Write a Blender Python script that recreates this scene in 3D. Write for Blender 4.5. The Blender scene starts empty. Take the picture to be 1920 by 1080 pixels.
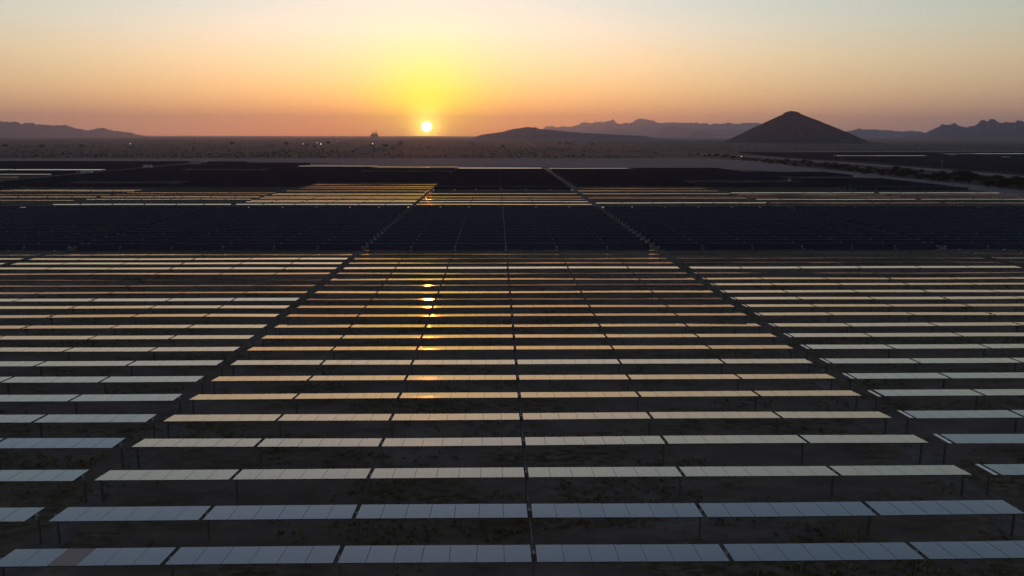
import bpy, bmesh, math, random
from math import radians as R, sin, cos, tan, atan2, sqrt, pi
from mathutils import Vector, Matrix, noise

random.seed(11)
S = bpy.context.scene
COL = S.collection

# ------------------------------------------------------------------ camera
CAM = Vector((-1.65319, 0.0, 20.29877))
F_PX, YAW, PITCH, ROLL = 1508.18, 0.01971, 0.18760, 0.00155
cd = bpy.data.cameras.new('camera')
cam = bpy.data.objects.new('camera', cd)
COL.objects.link(cam)
cd.sensor_width = 36
cd.lens = 36 * F_PX / 1920
cd.clip_start = 0.5
cd.clip_end = 60000
cam.location = CAM
fwd = Vector((sin(YAW) * cos(PITCH), cos(YAW) * cos(PITCH), -sin(PITCH)))
right = Vector((cos(YAW), -sin(YAW), 0))
up = right.cross(fwd)
r2 = right * cos(ROLL) + up * sin(ROLL)
u2 = -right * sin(ROLL) + up * cos(ROLL)
cam.matrix_world = Matrix(((r2.x, u2.x, -fwd.x, CAM.x), (r2.y, u2.y, -fwd.y, CAM.y), (r2.z, u2.z, -fwd.z, CAM.z), (0, 0, 0, 1)))
S.camera = cam


def ray(px, py):
    return (r2 * (px - 960) + u2 * (540 - py) + fwd * F_PX).normalized()


def ground(px, py, z=0.0):
    d = ray(px, py)
    t = (z - CAM.z) / d.z
    return CAM + d * t


def at(px, py, dist):
    """the point in the direction seen there, at that horizontal distance"""
    d = ray(px, py)
    return CAM + d * (dist / sqrt(d.x * d.x + d.y * d.y))


def project(p):
    v = Vector(p) - CAM
    w = v.dot(fwd)
    return 960 + F_PX * v.dot(r2) / w, 540 - F_PX * v.dot(u2) / w


# ------------------------------------------------------------------ sky, sun, exposure
sd = ray(800, 237.5)
SUN_EL = math.asin(sd.z)
SUN_AZ = atan2(sd.x, sd.y)
W = bpy.data.worlds.new('World')
S.world = W
W.use_nodes = True
nt = W.node_tree
nt.nodes.clear()


def N(t, kind, **kw):
    n = t.nodes.new(kind)
    for k, v in kw.items():
        setattr(n, k, v)
    return n


def M_(t, op, a, b=None, c=None):
    n = t.nodes.new('ShaderNodeMath')
    n.operation = op
    for i, v in enumerate((a, b, c)):
        if v is None:
            continue
        if isinstance(v, (int, float)):
            n.inputs[i].default_value = v
        else:
            t.links.new(v, n.inputs[i])
    return n.outputs[0]


def srgb(r, g, b):
    f = lambda c: (c / 255) / 12.92 if c / 255 <= 0.04045 else ((c / 255 + 0.055) / 1.055) ** 2.4
    return (f(r), f(g), f(b), 1)


def ramp(t, fac, stops, interp='LINEAR'):
    n = t.nodes.new('ShaderNodeValToRGB')
    n.color_ramp.interpolation = interp
    el = n.color_ramp.elements
    while len(el) > 1:
        el.remove(el[-1])
    el[0].position = stops[0][0]
    el[0].color = stops[0][1]
    for p, c in stops[1:]:
        e = el.new(p)
        e.color = c
    t.links.new(fac, n.inputs[0])
    return n.outputs[0]


def mixc(t, fac, a, b, mode='MIX'):
    n = t.nodes.new('ShaderNodeMix')
    n.data_type = 'RGBA'
    n.blend_type = mode
    for i, v in ((0, fac), (6, a), (7, b)):
        if isinstance(v, (int, float)):
            n.inputs[i].default_value = v
        elif isinstance(v, tuple):
            n.inputs[i].default_value = v
        else:
            t.links.new(v, n.inputs[i])
    return n.outputs[2]


tc = N(nt, 'ShaderNodeTexCoord')
nrm = N(nt, 'ShaderNodeVectorMath', operation='NORMALIZE')
nt.links.new(tc.outputs['Generated'], nrm.inputs[0])
sep = N(nt, 'ShaderNodeSeparateXYZ')
nt.links.new(nrm.outputs[0], sep.inputs[0])
el_deg = M_(nt, 'MULTIPLY', M_(nt, 'ARCSINE', sep.outputs[2]), 57.2958)
POS = lambda e: sqrt(max(0, (e + 1) / 91))
pos = M_(nt, 'SQRT', M_(nt, 'MAXIMUM', M_(nt, 'DIVIDE', M_(nt, 'ADD', el_deg, 1.0), 91.0), 0.0))
az = M_(nt, 'MULTIPLY', M_(nt, 'ARCTAN2', sep.outputs[0], sep.outputs[1]), 57.2958)
daz = M_(nt, 'ABSOLUTE', M_(nt, 'SUBTRACT', az, math.degrees(SUN_AZ)))
daz = M_(nt, 'MINIMUM', daz, M_(nt, 'SUBTRACT', 360.0, daz))
near = ramp(nt, pos, [(POS(e), srgb(*c)) for e, c in (
    (-1, (255, 138, 62)), (0.0, (255, 150, 72)), (1.2, (255, 172, 88)), (3, (255, 206, 132)), (5, (252, 222, 176)),
    (7, (238, 228, 208)), (9.5, (208, 220, 218)), (13, (180, 204, 216)), (17, (142, 172, 202)), (26, (98, 126, 168)),
    (42, (62, 74, 100)), (60, (44, 52, 72)), (90, (38, 44, 62)))])
far = ramp(nt, pos, [(POS(e), srgb(*c)) for e, c in (
    (-1, (145, 112, 112)), (0.0, (166, 128, 118)), (1.2, (194, 156, 126)), (3, (212, 184, 146)), (5, (214, 200, 166)),
    (7, (200, 204, 188)), (9.5, (178, 198, 196)), (13, (150, 178, 196)), (17, (128, 158, 190)), (26, (86, 108, 144)),
    (42, (56, 67, 92)), (60, (42, 50, 70)), (90, (36, 43, 62)))])
w = M_(nt, 'EXPONENT', M_(nt, 'MULTIPLY', M_(nt, 'POWER', M_(nt, 'DIVIDE', daz, 24.0), 2.0), -1.0))
sky = mixc(nt, w, far, near)
# away from the sun the whole dome falls off to dusk
back = M_(nt, 'MULTIPLY_ADD', M_(nt, 'EXPONENT', M_(nt, 'MULTIPLY', M_(nt, 'POWER', M_(nt, 'DIVIDE', daz, 62.0), 2.0), -1.0)), 0.72, 0.28)
sky = mixc(nt, 1.0, sky, back, 'MULTIPLY')
# glow round the sun
dot = N(nt, 'ShaderNodeVectorMath', operation='DOT_PRODUCT')
nt.links.new(nrm.outputs[0], dot.inputs[0])
dot.inputs[1].default_value = sd
dd = M_(nt, 'MULTIPLY', M_(nt, 'ARCCOSINE', M_(nt, 'MINIMUM', dot.outputs['Value'], 1.0)), 57.2958)


def glow(scale, power, col, prev):
    g = M_(nt, 'EXPONENT', M_(nt, 'MULTIPLY', M_(nt, 'POWER', M_(nt, 'DIVIDE', dd, scale), power), -1.0))
    c = mixc(nt, 1.0, col, g, 'MULTIPLY')
    return mixc(nt, 1.0, prev, c, 'ADD')


GLOWS = [(0.75, 1.3, (4.0, 3.0, 0.6, 1)), (0.31, 8.0, (26.0, 22.0, 15.0, 1))]
# low yellow and orange light round the sun
def expo(v, scale, power):
    return M_(nt, 'EXPONENT', M_(nt, 'MULTIPLY', M_(nt, 'POWER', M_(nt, 'DIVIDE', M_(nt, 'MAXIMUM', v, 0.0), scale), power), -1.0))


sky = mixc(nt, 1.0, sky, M_(nt, 'MULTIPLY_ADD', expo(el_deg, 3.0, 1.2), 0.42, 1.0), 'MULTIPLY')
sky = mixc(nt, M_(nt, 'MULTIPLY', expo(dd, 3.5, 1.7), 0.96), sky, (2.0, 1.42, 0.0, 1))
sky = mixc(nt, M_(nt, 'MULTIPLY', M_(nt, 'MULTIPLY', expo(daz, 11.0, 2.0), expo(el_deg, 0.9, 1.3)), 0.62), sky, srgb(255, 122, 12))
for g in GLOWS:
    sky = glow(g[0], g[1], g[2], sky)
nish = N(nt, 'ShaderNodeTexSky')
nish.sky_type = 'NISHITA'
nish.sun_disc = False
nish.sun_elevation = SUN_EL
nish.sun_rotation = SUN_AZ
nish.dust_density = 2.0
sky = mixc(nt, 1.0, sky, mixc(nt, 1.0, nish.outputs[0], (0.05, 0.05, 0.05, 1), 'MULTIPLY'), 'ADD')
bg = N(nt, 'ShaderNodeBackground')
nt.links.new(sky, bg.inputs[0])
bg.inputs[1].default_value = 1.0
wo = N(nt, 'ShaderNodeOutputWorld')
nt.links.new(bg.outputs[0], wo.inputs[0])

sl = bpy.data.lights.new('sun', 'SUN')
sl.energy = 2.0
sl.angle = R(0.5)
sl.color = (1.0, 0.24, 0.025)
so = bpy.data.objects.new('sun', sl)
COL.objects.link(so)
so.rotation_euler = sd.to_track_quat('Z', 'Y').to_euler()

S.view_settings.view_transform = 'Standard'
S.view_settings.look = 'None'
S.view_settings.exposure = 0.18
S.view_settings.gamma = 1
S.render.engine = 'CYCLES'
S.cycles.max_bounces = 6
S.cycles.volume_bounces = 1


# ------------------------------------------------------------------ materials
def mat(name, color, rough=0.8, metal=0.0, spec=0.5, ior=None, emit=None, strength=0):
    m = bpy.data.materials.new(name)
    m.use_nodes = True
    b = m.node_tree.nodes['Principled BSDF']
    b.inputs['Base Color'].default_value = (*color, 1)
    b.inputs['Roughness'].default_value = rough
    b.inputs['Metallic'].default_value = metal
    b.inputs['Specular IOR Level'].default_value = spec
    if ior:
        b.inputs['IOR'].default_value = ior
    if emit:
        b.inputs['Emission Color'].default_value = (*emit, 1)
        b.inputs['Emission Strength'].default_value = strength
    return m


def noise_mat(name, c1, c2, scale, rough=0.85, detail=5, stretch=(1, 1, 1), metal=0.0, spec=0.3, lo=0.35, hi=0.65):
    m = mat(name, c1, rough, metal, spec)
    t = m.node_tree
    b = t.nodes['Principled BSDF']
    tcn = N(t, 'ShaderNodeTexCoord')
    mp = N(t, 'ShaderNodeMapping')
    mp.inputs['Scale'].default_value = stretch
    t.links.new(tcn.outputs['Object'], mp.inputs[0])
    n = N(t, 'ShaderNodeTexNoise')
    n.inputs['Scale'].default_value = scale
    n.inputs['Detail'].default_value = detail
    t.links.new(mp.outputs[0], n.inputs['Vector'])
    c = ramp(t, n.outputs['Fac'], [(lo, (*c1, 1)), (hi, (*c2, 1))])
    t.links.new(c, b.inputs['Base Color'])
    return m


def glass_mat(name, base, dust, rough):
    m = mat(name, base, rough, 0, 0.95, 1.5)
    t = m.node_tree
    b = t.nodes['Principled BSDF']
    geo = N(t, 'ShaderNodeNewGeometry')
    n = N(t, 'ShaderNodeTexNoise')
    n.inputs['Scale'].default_value = 0.7
    n.inputs['Detail'].default_value = 6
    t.links.new(geo.outputs['Position'], n.inputs['Vector'])
    t.links.new(ramp(t, n.outputs['Fac'], [(0.35, (*base, 1)), (0.75, (*dust, 1))]), b.inputs['Base Color'])
    oi = N(t, 'ShaderNodeObjectInfo')
    rr = M_(t, 'MULTIPLY_ADD', oi.outputs['Random'], 0.03, rough - 0.035)
    t.links.new(M_(t, 'MULTIPLY_ADD', n.outputs['Fac'], 0.05, rr), b.inputs['Roughness'])
    n2 = N(t, 'ShaderNodeTexNoise')
    n2.inputs['Scale'].default_value = 0.55
    n2.inputs['Detail'].default_value = 1.5
    t.links.new(geo.outputs['Position'], n2.inputs['Vector'])
    bp = N(t, 'ShaderNodeBump')
    bp.inputs['Strength'].default_value = 0.3
    bp.inputs['Distance'].default_value = 0.006
    t.links.new(n2.outputs['Fac'], bp.inputs['Height'])
    t.links.new(bp.outputs[0], b.inputs['Normal'])
    return m


MG = glass_mat('panel_glass', (0.008, 0.013, 0.030), (0.013, 0.019, 0.034), 0.07)
MD = glass_mat('dusty_panel_glass', (0.022, 0.014, 0.022), (0.034, 0.022, 0.034), 0.40)
MD.node_tree.nodes['Principled BSDF'].inputs['Specular IOR Level'].default_value = 0.55
MF = mat('panel_frame', (0.045, 0.047, 0.055), 0.5, 0.3)
ML = mat('frame_lip_and_gleam', (0.30, 0.30, 0.31), 0.5, 0.3)  # lips and clamps; also the reflection line painted on plate fronts
MS = noise_mat('galvanized_steel', (0.16, 0.165, 0.18), (0.24, 0.25, 0.27), 3, 0.5, metal=0.4)
MP = noise_mat('post_steel', (0.17, 0.165, 0.17), (0.24, 0.235, 0.24), 2, 0.7, metal=0.3)
MB = mat('bearing_metal', (0.55, 0.56, 0.6), 0.4, 0.5)
MN = mat('narrow_panel_cover', (0.62, 0.64, 0.66), 0.25, 0.2, 0.8)
MBOX = mat('cabinet_paint', (0.55, 0.62, 0.66), 0.45)
MWALL = noise_mat('house_wall', (0.30, 0.27, 0.24), (0.42, 0.38, 0.34), 0.8)
MWALL2 = noise_mat('pale_wall', (0.5, 0.48, 0.45), (0.62, 0.6, 0.57), 0.8)
MROOF = noise_mat('roof_sheet', (0.10, 0.085, 0.08), (0.15, 0.12, 0.11), 1.2)
MWIN = mat('window_glass', (0.03, 0.035, 0.04), 0.1)
MLAMP = mat('lamp_glass', (1, 1, 0.95), 0.3, emit=(1.0, 0.95, 0.85), strength=4)
MSTACK = noise_mat('plant_cladding', (0.13, 0.10, 0.09), (0.2, 0.16, 0.14), 0.1)
MFOL = noise_mat('desert_foliage', (0.030, 0.036, 0.022), (0.060, 0.066, 0.036), 0.9)
MFOL2 = noise_mat('dry_scrub_foliage', (0.045, 0.040, 0.030), (0.070, 0.062, 0.045), 0.9)
MSCR = noise_mat('creosote_scrub', (0.062, 0.063, 0.048), (0.10, 0.10, 0.072), 0.05)
MSCR2 = noise_mat('dry_creosote_scrub', (0.085, 0.077, 0.064), (0.13, 0.12, 0.095), 0.05)
MBARK = mat('bark', (0.07, 0.055, 0.045), 0.9)
MTUFT = noise_mat('dry_weeds', (0.24, 0.19, 0.08), (0.42, 0.34, 0.16), 0.35)


def ground_mat(name, cols, big=0.006, mid=0.05, fine=0.6, stretch=(1, 1, 1), weeds=None, bump=0.2):
    m = mat(name, cols[0], 0.95, 0, 0.15)
    t = m.node_tree
    b = t.nodes['Principled BSDF']
    geo = N(t, 'ShaderNodeNewGeometry')
    mp = N(t, 'ShaderNodeMapping')
    mp.inputs['Scale'].default_value = stretch
    t.links.new(geo.outputs['Position'], mp.inputs[0])

    def nz(sc, det=6, ro=0.6):
        n = N(t, 'ShaderNodeTexNoise')
        n.inputs['Scale'].default_value = sc
        n.inputs['Detail'].default_value = det
        n.inputs['Roughness'].default_value = ro
        t.links.new(mp.outputs[0], n.inputs['Vector'])
        return n.outputs['Fac']
    c = ramp(t, nz(big), [(0.38, (*cols[0], 1)), (0.62, (*cols[1], 1))])
    c2 = ramp(t, nz(mid), [(0.36, (*cols[0], 1)), (0.5, (*cols[2], 1)), (0.66, (*cols[1], 1))])
    c = mixc(t, 0.55, c, c2)
    f = nz(fine, 8, 0.7)
    c = mixc(t, 1.0, c, ramp(t, f, [(0.25, (0.55, 0.55, 0.55, 1)), (0.75, (1.4, 1.4, 1.4, 1))]), 'MULTIPLY')
    if weeds:
        wf = M_(t, 'MULTIPLY', ramp(t, nz(0.16, 4), [(0.48, (0, 0, 0, 1)), (0.60, (1, 1, 1, 1))]), ramp(t, nz(1.9, 5), [(0.42, (0, 0, 0, 1)), (0.58, (1, 1, 1, 1))]))
        c = mixc(t, wf, c, (*weeds, 1))
    t.links.new(c, b.inputs['Base Color'])
    bp = N(t, 'ShaderNodeBump')
    bp.inputs['Strength'].default_value = 0.6
    bp.inputs['Distance'].default_value = bump
    t.links.new(f, bp.inputs['Height'])
    t.links.new(bp.outputs[0], b.inputs['Normal'])
    return m


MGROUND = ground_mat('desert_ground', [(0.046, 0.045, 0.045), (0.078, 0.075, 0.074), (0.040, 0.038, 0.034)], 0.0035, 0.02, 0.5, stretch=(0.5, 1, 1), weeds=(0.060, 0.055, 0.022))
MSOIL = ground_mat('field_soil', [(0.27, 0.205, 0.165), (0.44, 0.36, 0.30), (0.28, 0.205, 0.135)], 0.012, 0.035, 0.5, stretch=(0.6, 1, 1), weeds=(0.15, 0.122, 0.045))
MBARE = ground_mat('bare_graded_soil', [(0.22, 0.215, 0.225), (0.28, 0.27, 0.28), (0.19, 0.185, 0.195)], 0.01, 0.06, 0.7, bump=0.05)
MAISLE = ground_mat('aisle_soil', [(0.25, 0.205, 0.18), (0.32, 0.275, 0.245), (0.215, 0.17, 0.14)], 0.02, 0.1, 0.9, bump=0.04)
MROAD = ground_mat('dirt_track', [(0.22, 0.20, 0.20), (0.29, 0.27, 0.265), (0.20, 0.185, 0.18)], 0.01, 0.08, 0.8, bump=0.03)
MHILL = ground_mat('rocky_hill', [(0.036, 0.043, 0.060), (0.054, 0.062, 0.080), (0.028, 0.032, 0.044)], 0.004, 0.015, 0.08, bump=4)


# ------------------------------------------------------------------ mesh helpers
class MB_:
    def __init__(self):
        self.v, self.f, self.m = [], [], []
        self.mats = []

    def mi(self, m):
        if m not in self.mats:
            self.mats.append(m)
        return self.mats.index(m)

    def quad(self, a, b, c, d, m):
        n = len(self.v)
        self.v += [a, b, c, d]
        self.f.append((n, n + 1, n + 2, n + 3))
        self.m.append(self.mi(m))

    def hexa(self, p, m, top=None, front=None):
        """p: 8 points, bottom 4 counter-clockwise then top 4"""
        n = len(self.v)
        self.v += p
        fs = [(3, 2, 1, 0), (4, 5, 6, 7), (0, 1, 5, 4), (1, 2, 6, 5), (2, 3, 7, 6), (3, 0, 4, 7)]
        for i, f in enumerate(fs):
            self.f.append(tuple(n + k for k in f))
            self.m.append(self.mi(top if (i == 1 and top) else (front if (i == 2 and front) else m)))

    def box(self, x0, y0, z0, x1, y1, z1, m, top=None):
        self.hexa([(x0, y0, z0), (x1, y0, z0), (x1, y1, z0), (x0, y1, z0), (x0, y0, z1), (x1, y0, z1), (x1, y1, z1), (x0, y1, z1)], m, top)

    def tube(self, a, b, r, m, n=8, r2=None):
        a, b = Vector(a), Vector(b)
        d = (b - a).normalized()
        s = d.orthogonal().normalized()
        t = d.cross(s)
        r2 = r if r2 is None else r2
        k = len(self.v)
        for q, rr in ((a, r), (b, r2)):
            for i in range(n):
                an = 2 * pi * i / n
                self.v.append(tuple(q + s * cos(an) * rr + t * sin(an) * rr))
        for i in range(n):
            j = (i + 1) % n
            self.f.append((k + i, k + j, k + n + j, k + n + i))
            self.m.append(self.mi(m))
        self.f.append(tuple(k + n - 1 - i for i in range(n)))
        self.f.append(tuple(k + n + i for i in range(n)))
        self.m += [self.mi(m)] * 2

    def mesh(self, name):
        me = bpy.data.meshes.new(name)
        me.from_pydata([tuple(q) for q in self.v], [], self.f)
        for m in self.mats:
            me.materials.append(m)
        me.polygons.foreach_set('material_index', self.m)
        me.update()
        return me

    def build(self, name, parent=None, loc=None):
        return link(name, self.mesh(name), parent, loc)


def link(name, me, parent=None, loc=None):
    o = bpy.data.objects.new(name, me)
    COL.objects.link(o)
    if parent:
        o.parent = parent
    if loc is not None:
        o.location = loc
    return o


def tag(o, label=None, cat=None, group=None, kind=None):
    if label:
        o['label'] = label
    if cat:
        o['category'] = cat
    if group:
        o['group'] = group
    if kind:
        o['kind'] = kind
    return o


def fbm(x, y, z=0.0, oct_=5):
    return noise.fractal(Vector((x, y, z)), 1.0, 2.0, oct_)


# ------------------------------------------------------------------ ground and hills
FAR = 19000


def build_ground():
    # one sheet: rings of cells growing with distance so it reaches the horizon
    xs = [0]
    st = 6.0
    while xs[-1] < FAR:
        xs.append(xs[-1] + st)
        if xs[-1] > 180:
            st *= 1.13
    xs = [-v for v in xs[:0:-1]] + xs
    ys = [-120]
    st = 6.0
    while ys[-1] < FAR:
        ys.append(ys[-1] + st)
        if ys[-1] > 260:
            st *= 1.10
    v, f = [], []
    for y in ys:
        for x in xs:
            k = min(1, max(0, (sqrt(x * x + y * y) - 950) / 1200))
            v.append((x, y, -0.02 + k * (fbm(x / 900, y / 900) * 3.0 - 2.0)))
    nx = len(xs)
    for j in range(len(ys) - 1):
        for i in range(nx - 1):
            a = j * nx + i
            f.append((a, a + 1, a + nx + 1, a + nx))
    me = bpy.data.meshes.new('ground')
    me.from_pydata(v, [], f)
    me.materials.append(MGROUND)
    return tag(link('ground', me), kind='structure')


build_ground()


def sheet(name, pts, z, m, step=None):
    """a flat strip: list of (left point, right point) pairs"""
    mb = MB_()
    for (a, b), (c, d) in zip(pts, pts[1:]):
        mb.quad((a[0], a[1], z), (b[0], b[1], z), (d[0], d[1], z), (c[0], c[1], z), m)
    return tag(mb.build(name), kind='structure')


def g2(px, py):
    p = ground(px, py)
    return (p.x, p.y)


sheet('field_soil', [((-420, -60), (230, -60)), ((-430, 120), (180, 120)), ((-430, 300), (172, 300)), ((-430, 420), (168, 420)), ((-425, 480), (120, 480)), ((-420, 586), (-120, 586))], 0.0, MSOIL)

# graded strip and track beyond the far end of the field
sheet('perimeter_ground', [(g2(-250, 301.5), g2(-250, 297.5)), (g2(120, 302.0), g2(120, 297.5)), (g2(430, 302.5), g2(430, 297.4)), (g2(600, 305), g2(600, 297.2)),
                           (g2(700, 310), g2(700, 297.2)), (g2(860, 311.5), g2(860, 297.2)), (g2(1100, 314), g2(1100, 297.5)),
                           (g2(1230, 315), g2(1230, 295.5)), (g2(1330, 316), g2(1330, 296.8)), (g2(1430, 320), g2(1430, 303.2)),
                           (g2(1500, 326), g2(1500, 313)), (g2(1600, 342), g2(1600, 322)),
                           (g2(1700, 358), g2(1700, 334)), (g2(1850, 380), g2(1850, 349)), (g2(1990, 400), g2(1990, 364))], 0.03, MBARE)
sheet('perimeter_track', [(g2(-300, 298.3), g2(-300, 297.0)), (g2(1215, 297.9), g2(1215, 296.6))], 0.08, MROAD)
sheet('wash_track', [(g2(1235, 286.0), g2(1235, 285.0)), (g2(1370, 291.5), g2(1370, 289.8)), (g2(1480, 299.5), g2(1480, 296.8)), (g2(1600, 308.5), g2(1600, 305)),
                     (g2(1760, 321), g2(1760, 317)), (g2(1850, 329), g2(1850, 324)), (g2(1990, 342), g2(1990, 336))], 0.03, MROAD)
sheet('distant_road', [(g2(982, 262.0), g2(980.5, 262.0)), (g2(990, 267), g2(986, 267)), (g2(1007, 276), g2(999, 276))], 0.9, MROAD)
sheet('east_perimeter_track', [(g2(1450, 285.6), g2(1450, 284.6)), (g2(1560, 285.2), g2(1560, 283.6)), (g2(1990, 283.8), g2(1990, 282.2))], 0.03, MBARE)


def hill(name, profile, dist, depth, label=None, base_z=-6, seed=0, skirt=1.0, rough=1.0):
    """a ridge whose crest follows the profile [(px,py)] at that distance; real depth front and back"""
    crest = []
    px0, px1 = profile[0][0], profile[-1][0]
    n = max(30, int((px1 - px0) / 3.0))
    for i in range(n + 1):
        px = px0 + (px1 - px0) * i / n
        for (a, ya), (b, yb) in zip(profile, profile[1:]):
            if a <= px <= b:
                t = (px - a) / (b - a)
                py = ya + (yb - ya) * (t * t * (3 - 2 * t) * 0.4 + t * 0.6)
                break
        p = at(px, py, dist)
        e_ = min(i / n, 1 - i / n) / 0.10
        if e_ < 1:
            p.z = base_z + (p.z - base_z) * (e_ * e_ * (3 - 2 * e_))
        crest.append(p)
    rows = 25
    v, f = [], []
    for j in range(rows):
        s = j / (rows - 1) * 2 - 1
        prof = (1 - abs(s)) ** 1.25
        for i, c in enumerate(crest):
            d = Vector((c.x, c.y, 0)).normalized()
            hh = max(0, c.z - base_z)
            p = Vector((c.x, c.y, 0)) + d * (s * depth * (0.35 + 0.65 * min(1, hh / 60)) * skirt)
            nz_ = fbm(p.x / (depth * 0.4) + seed, p.y / (depth * 0.4), seed, 6)
            ridge = 1 + 0.35 * rough * nz_ * (1 - prof) - 0.0
            jag = fbm(c.x / (depth * 0.06) + seed, c.y / (depth * 0.06), 3.3, 5) * 0.15 * rough * hh
            v.append((p.x, p.y, base_z + hh * prof * ridge + jag * prof))
    m = len(crest)
    for j in range(rows - 1):
        for i in range(m - 1):
            a = j * m + i
            f.append((a, a + 1, a + m + 1, a + m))
    me = bpy.data.meshes.new(name)
    me.from_pydata(v, [], f)
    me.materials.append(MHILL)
    for p in me.polygons:
        p.use_smooth = True
    o = link(name, me)
    return tag(o, label, kind='structure')


hill('mountain_range', [(985, 250), (1010, 238), (1025, 234.5), (1045, 238), (1070, 238), (1085, 232), (1097, 228.5), (1113, 230), (1130, 229), (1148, 227),
                        (1163, 231), (1180, 230), (1190, 225), (1200, 221.8), (1213, 223), (1230, 228), (1250, 229.5), (1265, 227), (1280, 230), (1300, 229.5),
                        (1330, 231), (1350, 230), (1375, 231.5), (1395, 230.5), (1425, 230), (1450, 237), (1475, 247), (1500, 256)], 16500, 1500, seed=1)
hill('foothills', [(1215, 251), (1235, 243), (1250, 238), (1262, 237), (1278, 239), (1290, 239), (1300, 240.5), (1312, 244), (1330, 243), (1350, 243), (1372, 241), (1390, 244), (1420, 246), (1460, 251)], 13000, 700, seed=2)
hill('foothills', [(1290, 253), (1303, 247), (1312, 244), (1325, 248), (1345, 253)], 10000, 250, seed=12)
hill('foothills', [(1110, 252), (1135, 247), (1160, 242), (1178, 244), (1195, 250), (1210, 253)], 14000, 500, seed=8)
hill('mountain_ridge', [(-330, 236), (-200, 225), (-80, 230), (0, 228.5), (25, 228.2), (40, 231.5), (62, 231.3), (85, 233), (98, 236.5), (110, 234.5), (130, 237), (150, 243), (165, 244.5),
                        (180, 242), (194, 239.5), (210, 243.5), (232, 247), (262, 251), (300, 253)], 11000, 900, seed=3)
hill('distant_hills', [(1560, 250), (1595, 245), (1612, 241.5), (1628, 243), (1645, 243), (1662, 244.5), (1690, 246.5), (1712, 245.5), (1726, 247), (1760, 251)], 12000, 600, seed=4)
hill('mountain_ridge', [(1660, 257.5), (1700, 255.5), (1730, 252), (1747, 245), (1757, 238), (1770, 233), (1788, 231.5), (1800, 236), (1812, 239), (1826, 235), (1840, 227), (1857, 223.8), (1872, 228), (1886, 231), (1900, 228), (1911, 225.5), (1925, 229),
                        (1960, 234), (2010, 230), (2080, 240), (2160, 251)], 8200, 650, seed=5)
hill('low_hill', [(868, 259), (890, 254.5), (908, 251.8), (926, 249.6), (942, 247.2), (956, 243.2), (970, 240.4), (990, 238.4), (1003, 238.3), (1012, 241.3), (1022, 242.3), (1045, 244.6), (1067, 247.2), (1121, 250.6), (1188, 254), (1250, 258.5)], 5200, 500, seed=6, rough=0.3)


def cone_hill():
    c = at(1481, 253, 2750)
    top = at(1481, 207.9, 2750).z
    n_r, n_a = 46, 120
    base = -3.0
    v, f = [], []
    left_w, right_w = 252.0, 296.0
    for j in range(n_r + 1):
        r = j / n_r
        for i in range(n_a):
            a = 2 * pi * i / n_a
            w = left_w + (right_w - left_w) * (0.5 + 0.5 * cos(a))
            rr = r * w
            # straight flanks, rounded summit, concave skirt running out
            h = max(0.0, 1 - r / 0.80) * 0.93 + 0.07 * (1 - r) ** 2
            h = h if r > 0.09 else 1 - 0.085 * (r / 0.09) ** 1.7
            x, y = cos(a) * rr, sin(a) * rr * 1.15
            g = fbm(cos(a) * 5.1 + 5, sin(a) * 5.1, 1.0, 6) * 0.14 * r * (1 - r) * 4 + fbm(x / 26, y / 26, 2.0, 5) * 0.012
            v.append((x, y, base + (top - base) * max(0, h + g * (1 if r > 0.05 else 0.3)) - (2.0 if j == n_r else 0)))
    for j in range(n_r):
        for i in range(n_a):
            i2 = (i + 1) % n_a
            f.append((j * n_a + i, (j + 1) * n_a + i, (j + 1) * n_a + i2, j * n_a + i2))
    me = bpy.data.meshes.new('cone_hill')
    me.from_pydata(v, [], f)
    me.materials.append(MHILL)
    for p in me.polygons:
        p.use_smooth = True
    o = link('cone_hill', me, loc=(c.x, c.y, 0))
    tag(o, kind='structure')


cone_hill()

# ------------------------------------------------------------------ the solar field
PW, GAP, CGAP, PITCH_Y, Y0, CH = 1.22, 0.198, 0.229, 4.5296, 33.662, 1.826
DY = [-.208, -.168, -.099, -.035, .115, .157, .108, .206, .149, .004, -.030, .038, .008, -.047, -.074, .034, -.081, -.072, .211, -.045, -.057, -.053, -.061]
DZ = [.248, .076, .118, .176, .110, .083, .066, -.001, .027, .004, -.031, .042, .009, -.057, -.094, -.078, -.113, -.105, -.118, -.071, -.093, -.091, -.108]
HUB = 1.5


def layout(counts, x0=0.0):
    out, x = [], x0
    for k, n in enumerate(counts):
        out.append((x, x + n * PW, n))
        x += n * PW + GAP
    return out, x - GAP


cen, _ = layout([6, 6, 7])
w_left = cen[-1][1]
cen = [(a - w_left - CGAP / 2, b - w_left - CGAP / 2, n) for a, b, n in cen]
cr, w_r = layout([7, 7, 6], CGAP / 2)
BL = {'C': cen + cr}
x_right = BL['C'][-1][1]
x_left = BL['C'][0][0]
cur = x_right + 1.7
for k, cts in (('R1', [6, 7, 7, 7, 6, 6]), ('R2', [6, 7, 7, 7, 6, 6]), ('R3', [6, 7, 7, 7, 6])):
    BL[k], e = layout(cts, cur)
    cur = e + 1.6
cur = x_left - 1.15
for k in range(1, 9):
    cts = [7, 6, 6] if k == 4 else [6, 7, 7, 7, 6, 6]
    wtot = sum(cts) * PW + (len(cts) - 1) * GAP
    BL['L%d' % k], _ = layout(cts, cur - wtot)
    cur = cur - wtot - (1.4 if k != 4 else 18.0)
LAST = {'C': 98, 'R1': 97, 'R2': 95, 'R3': 84, 'L1': 101, 'L2': 104, 'L3': 112, 'L4': 118, 'L5': 119, 'L6': 119, 'L7': 119, 'L8': 119}


def row_y(i):
    return Y0 + i * PITCH_Y + (DY[i] if i < len(DY) else -0.06)


def row_z(i):
    if i < len(DZ):
        return HUB + DZ[i]
    return HUB - 0.10 * max(0, 1 - (i - 22) / 30) + 0.05 * noise.noise(Vector((i * 0.2, 1.1, 0)))


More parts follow.
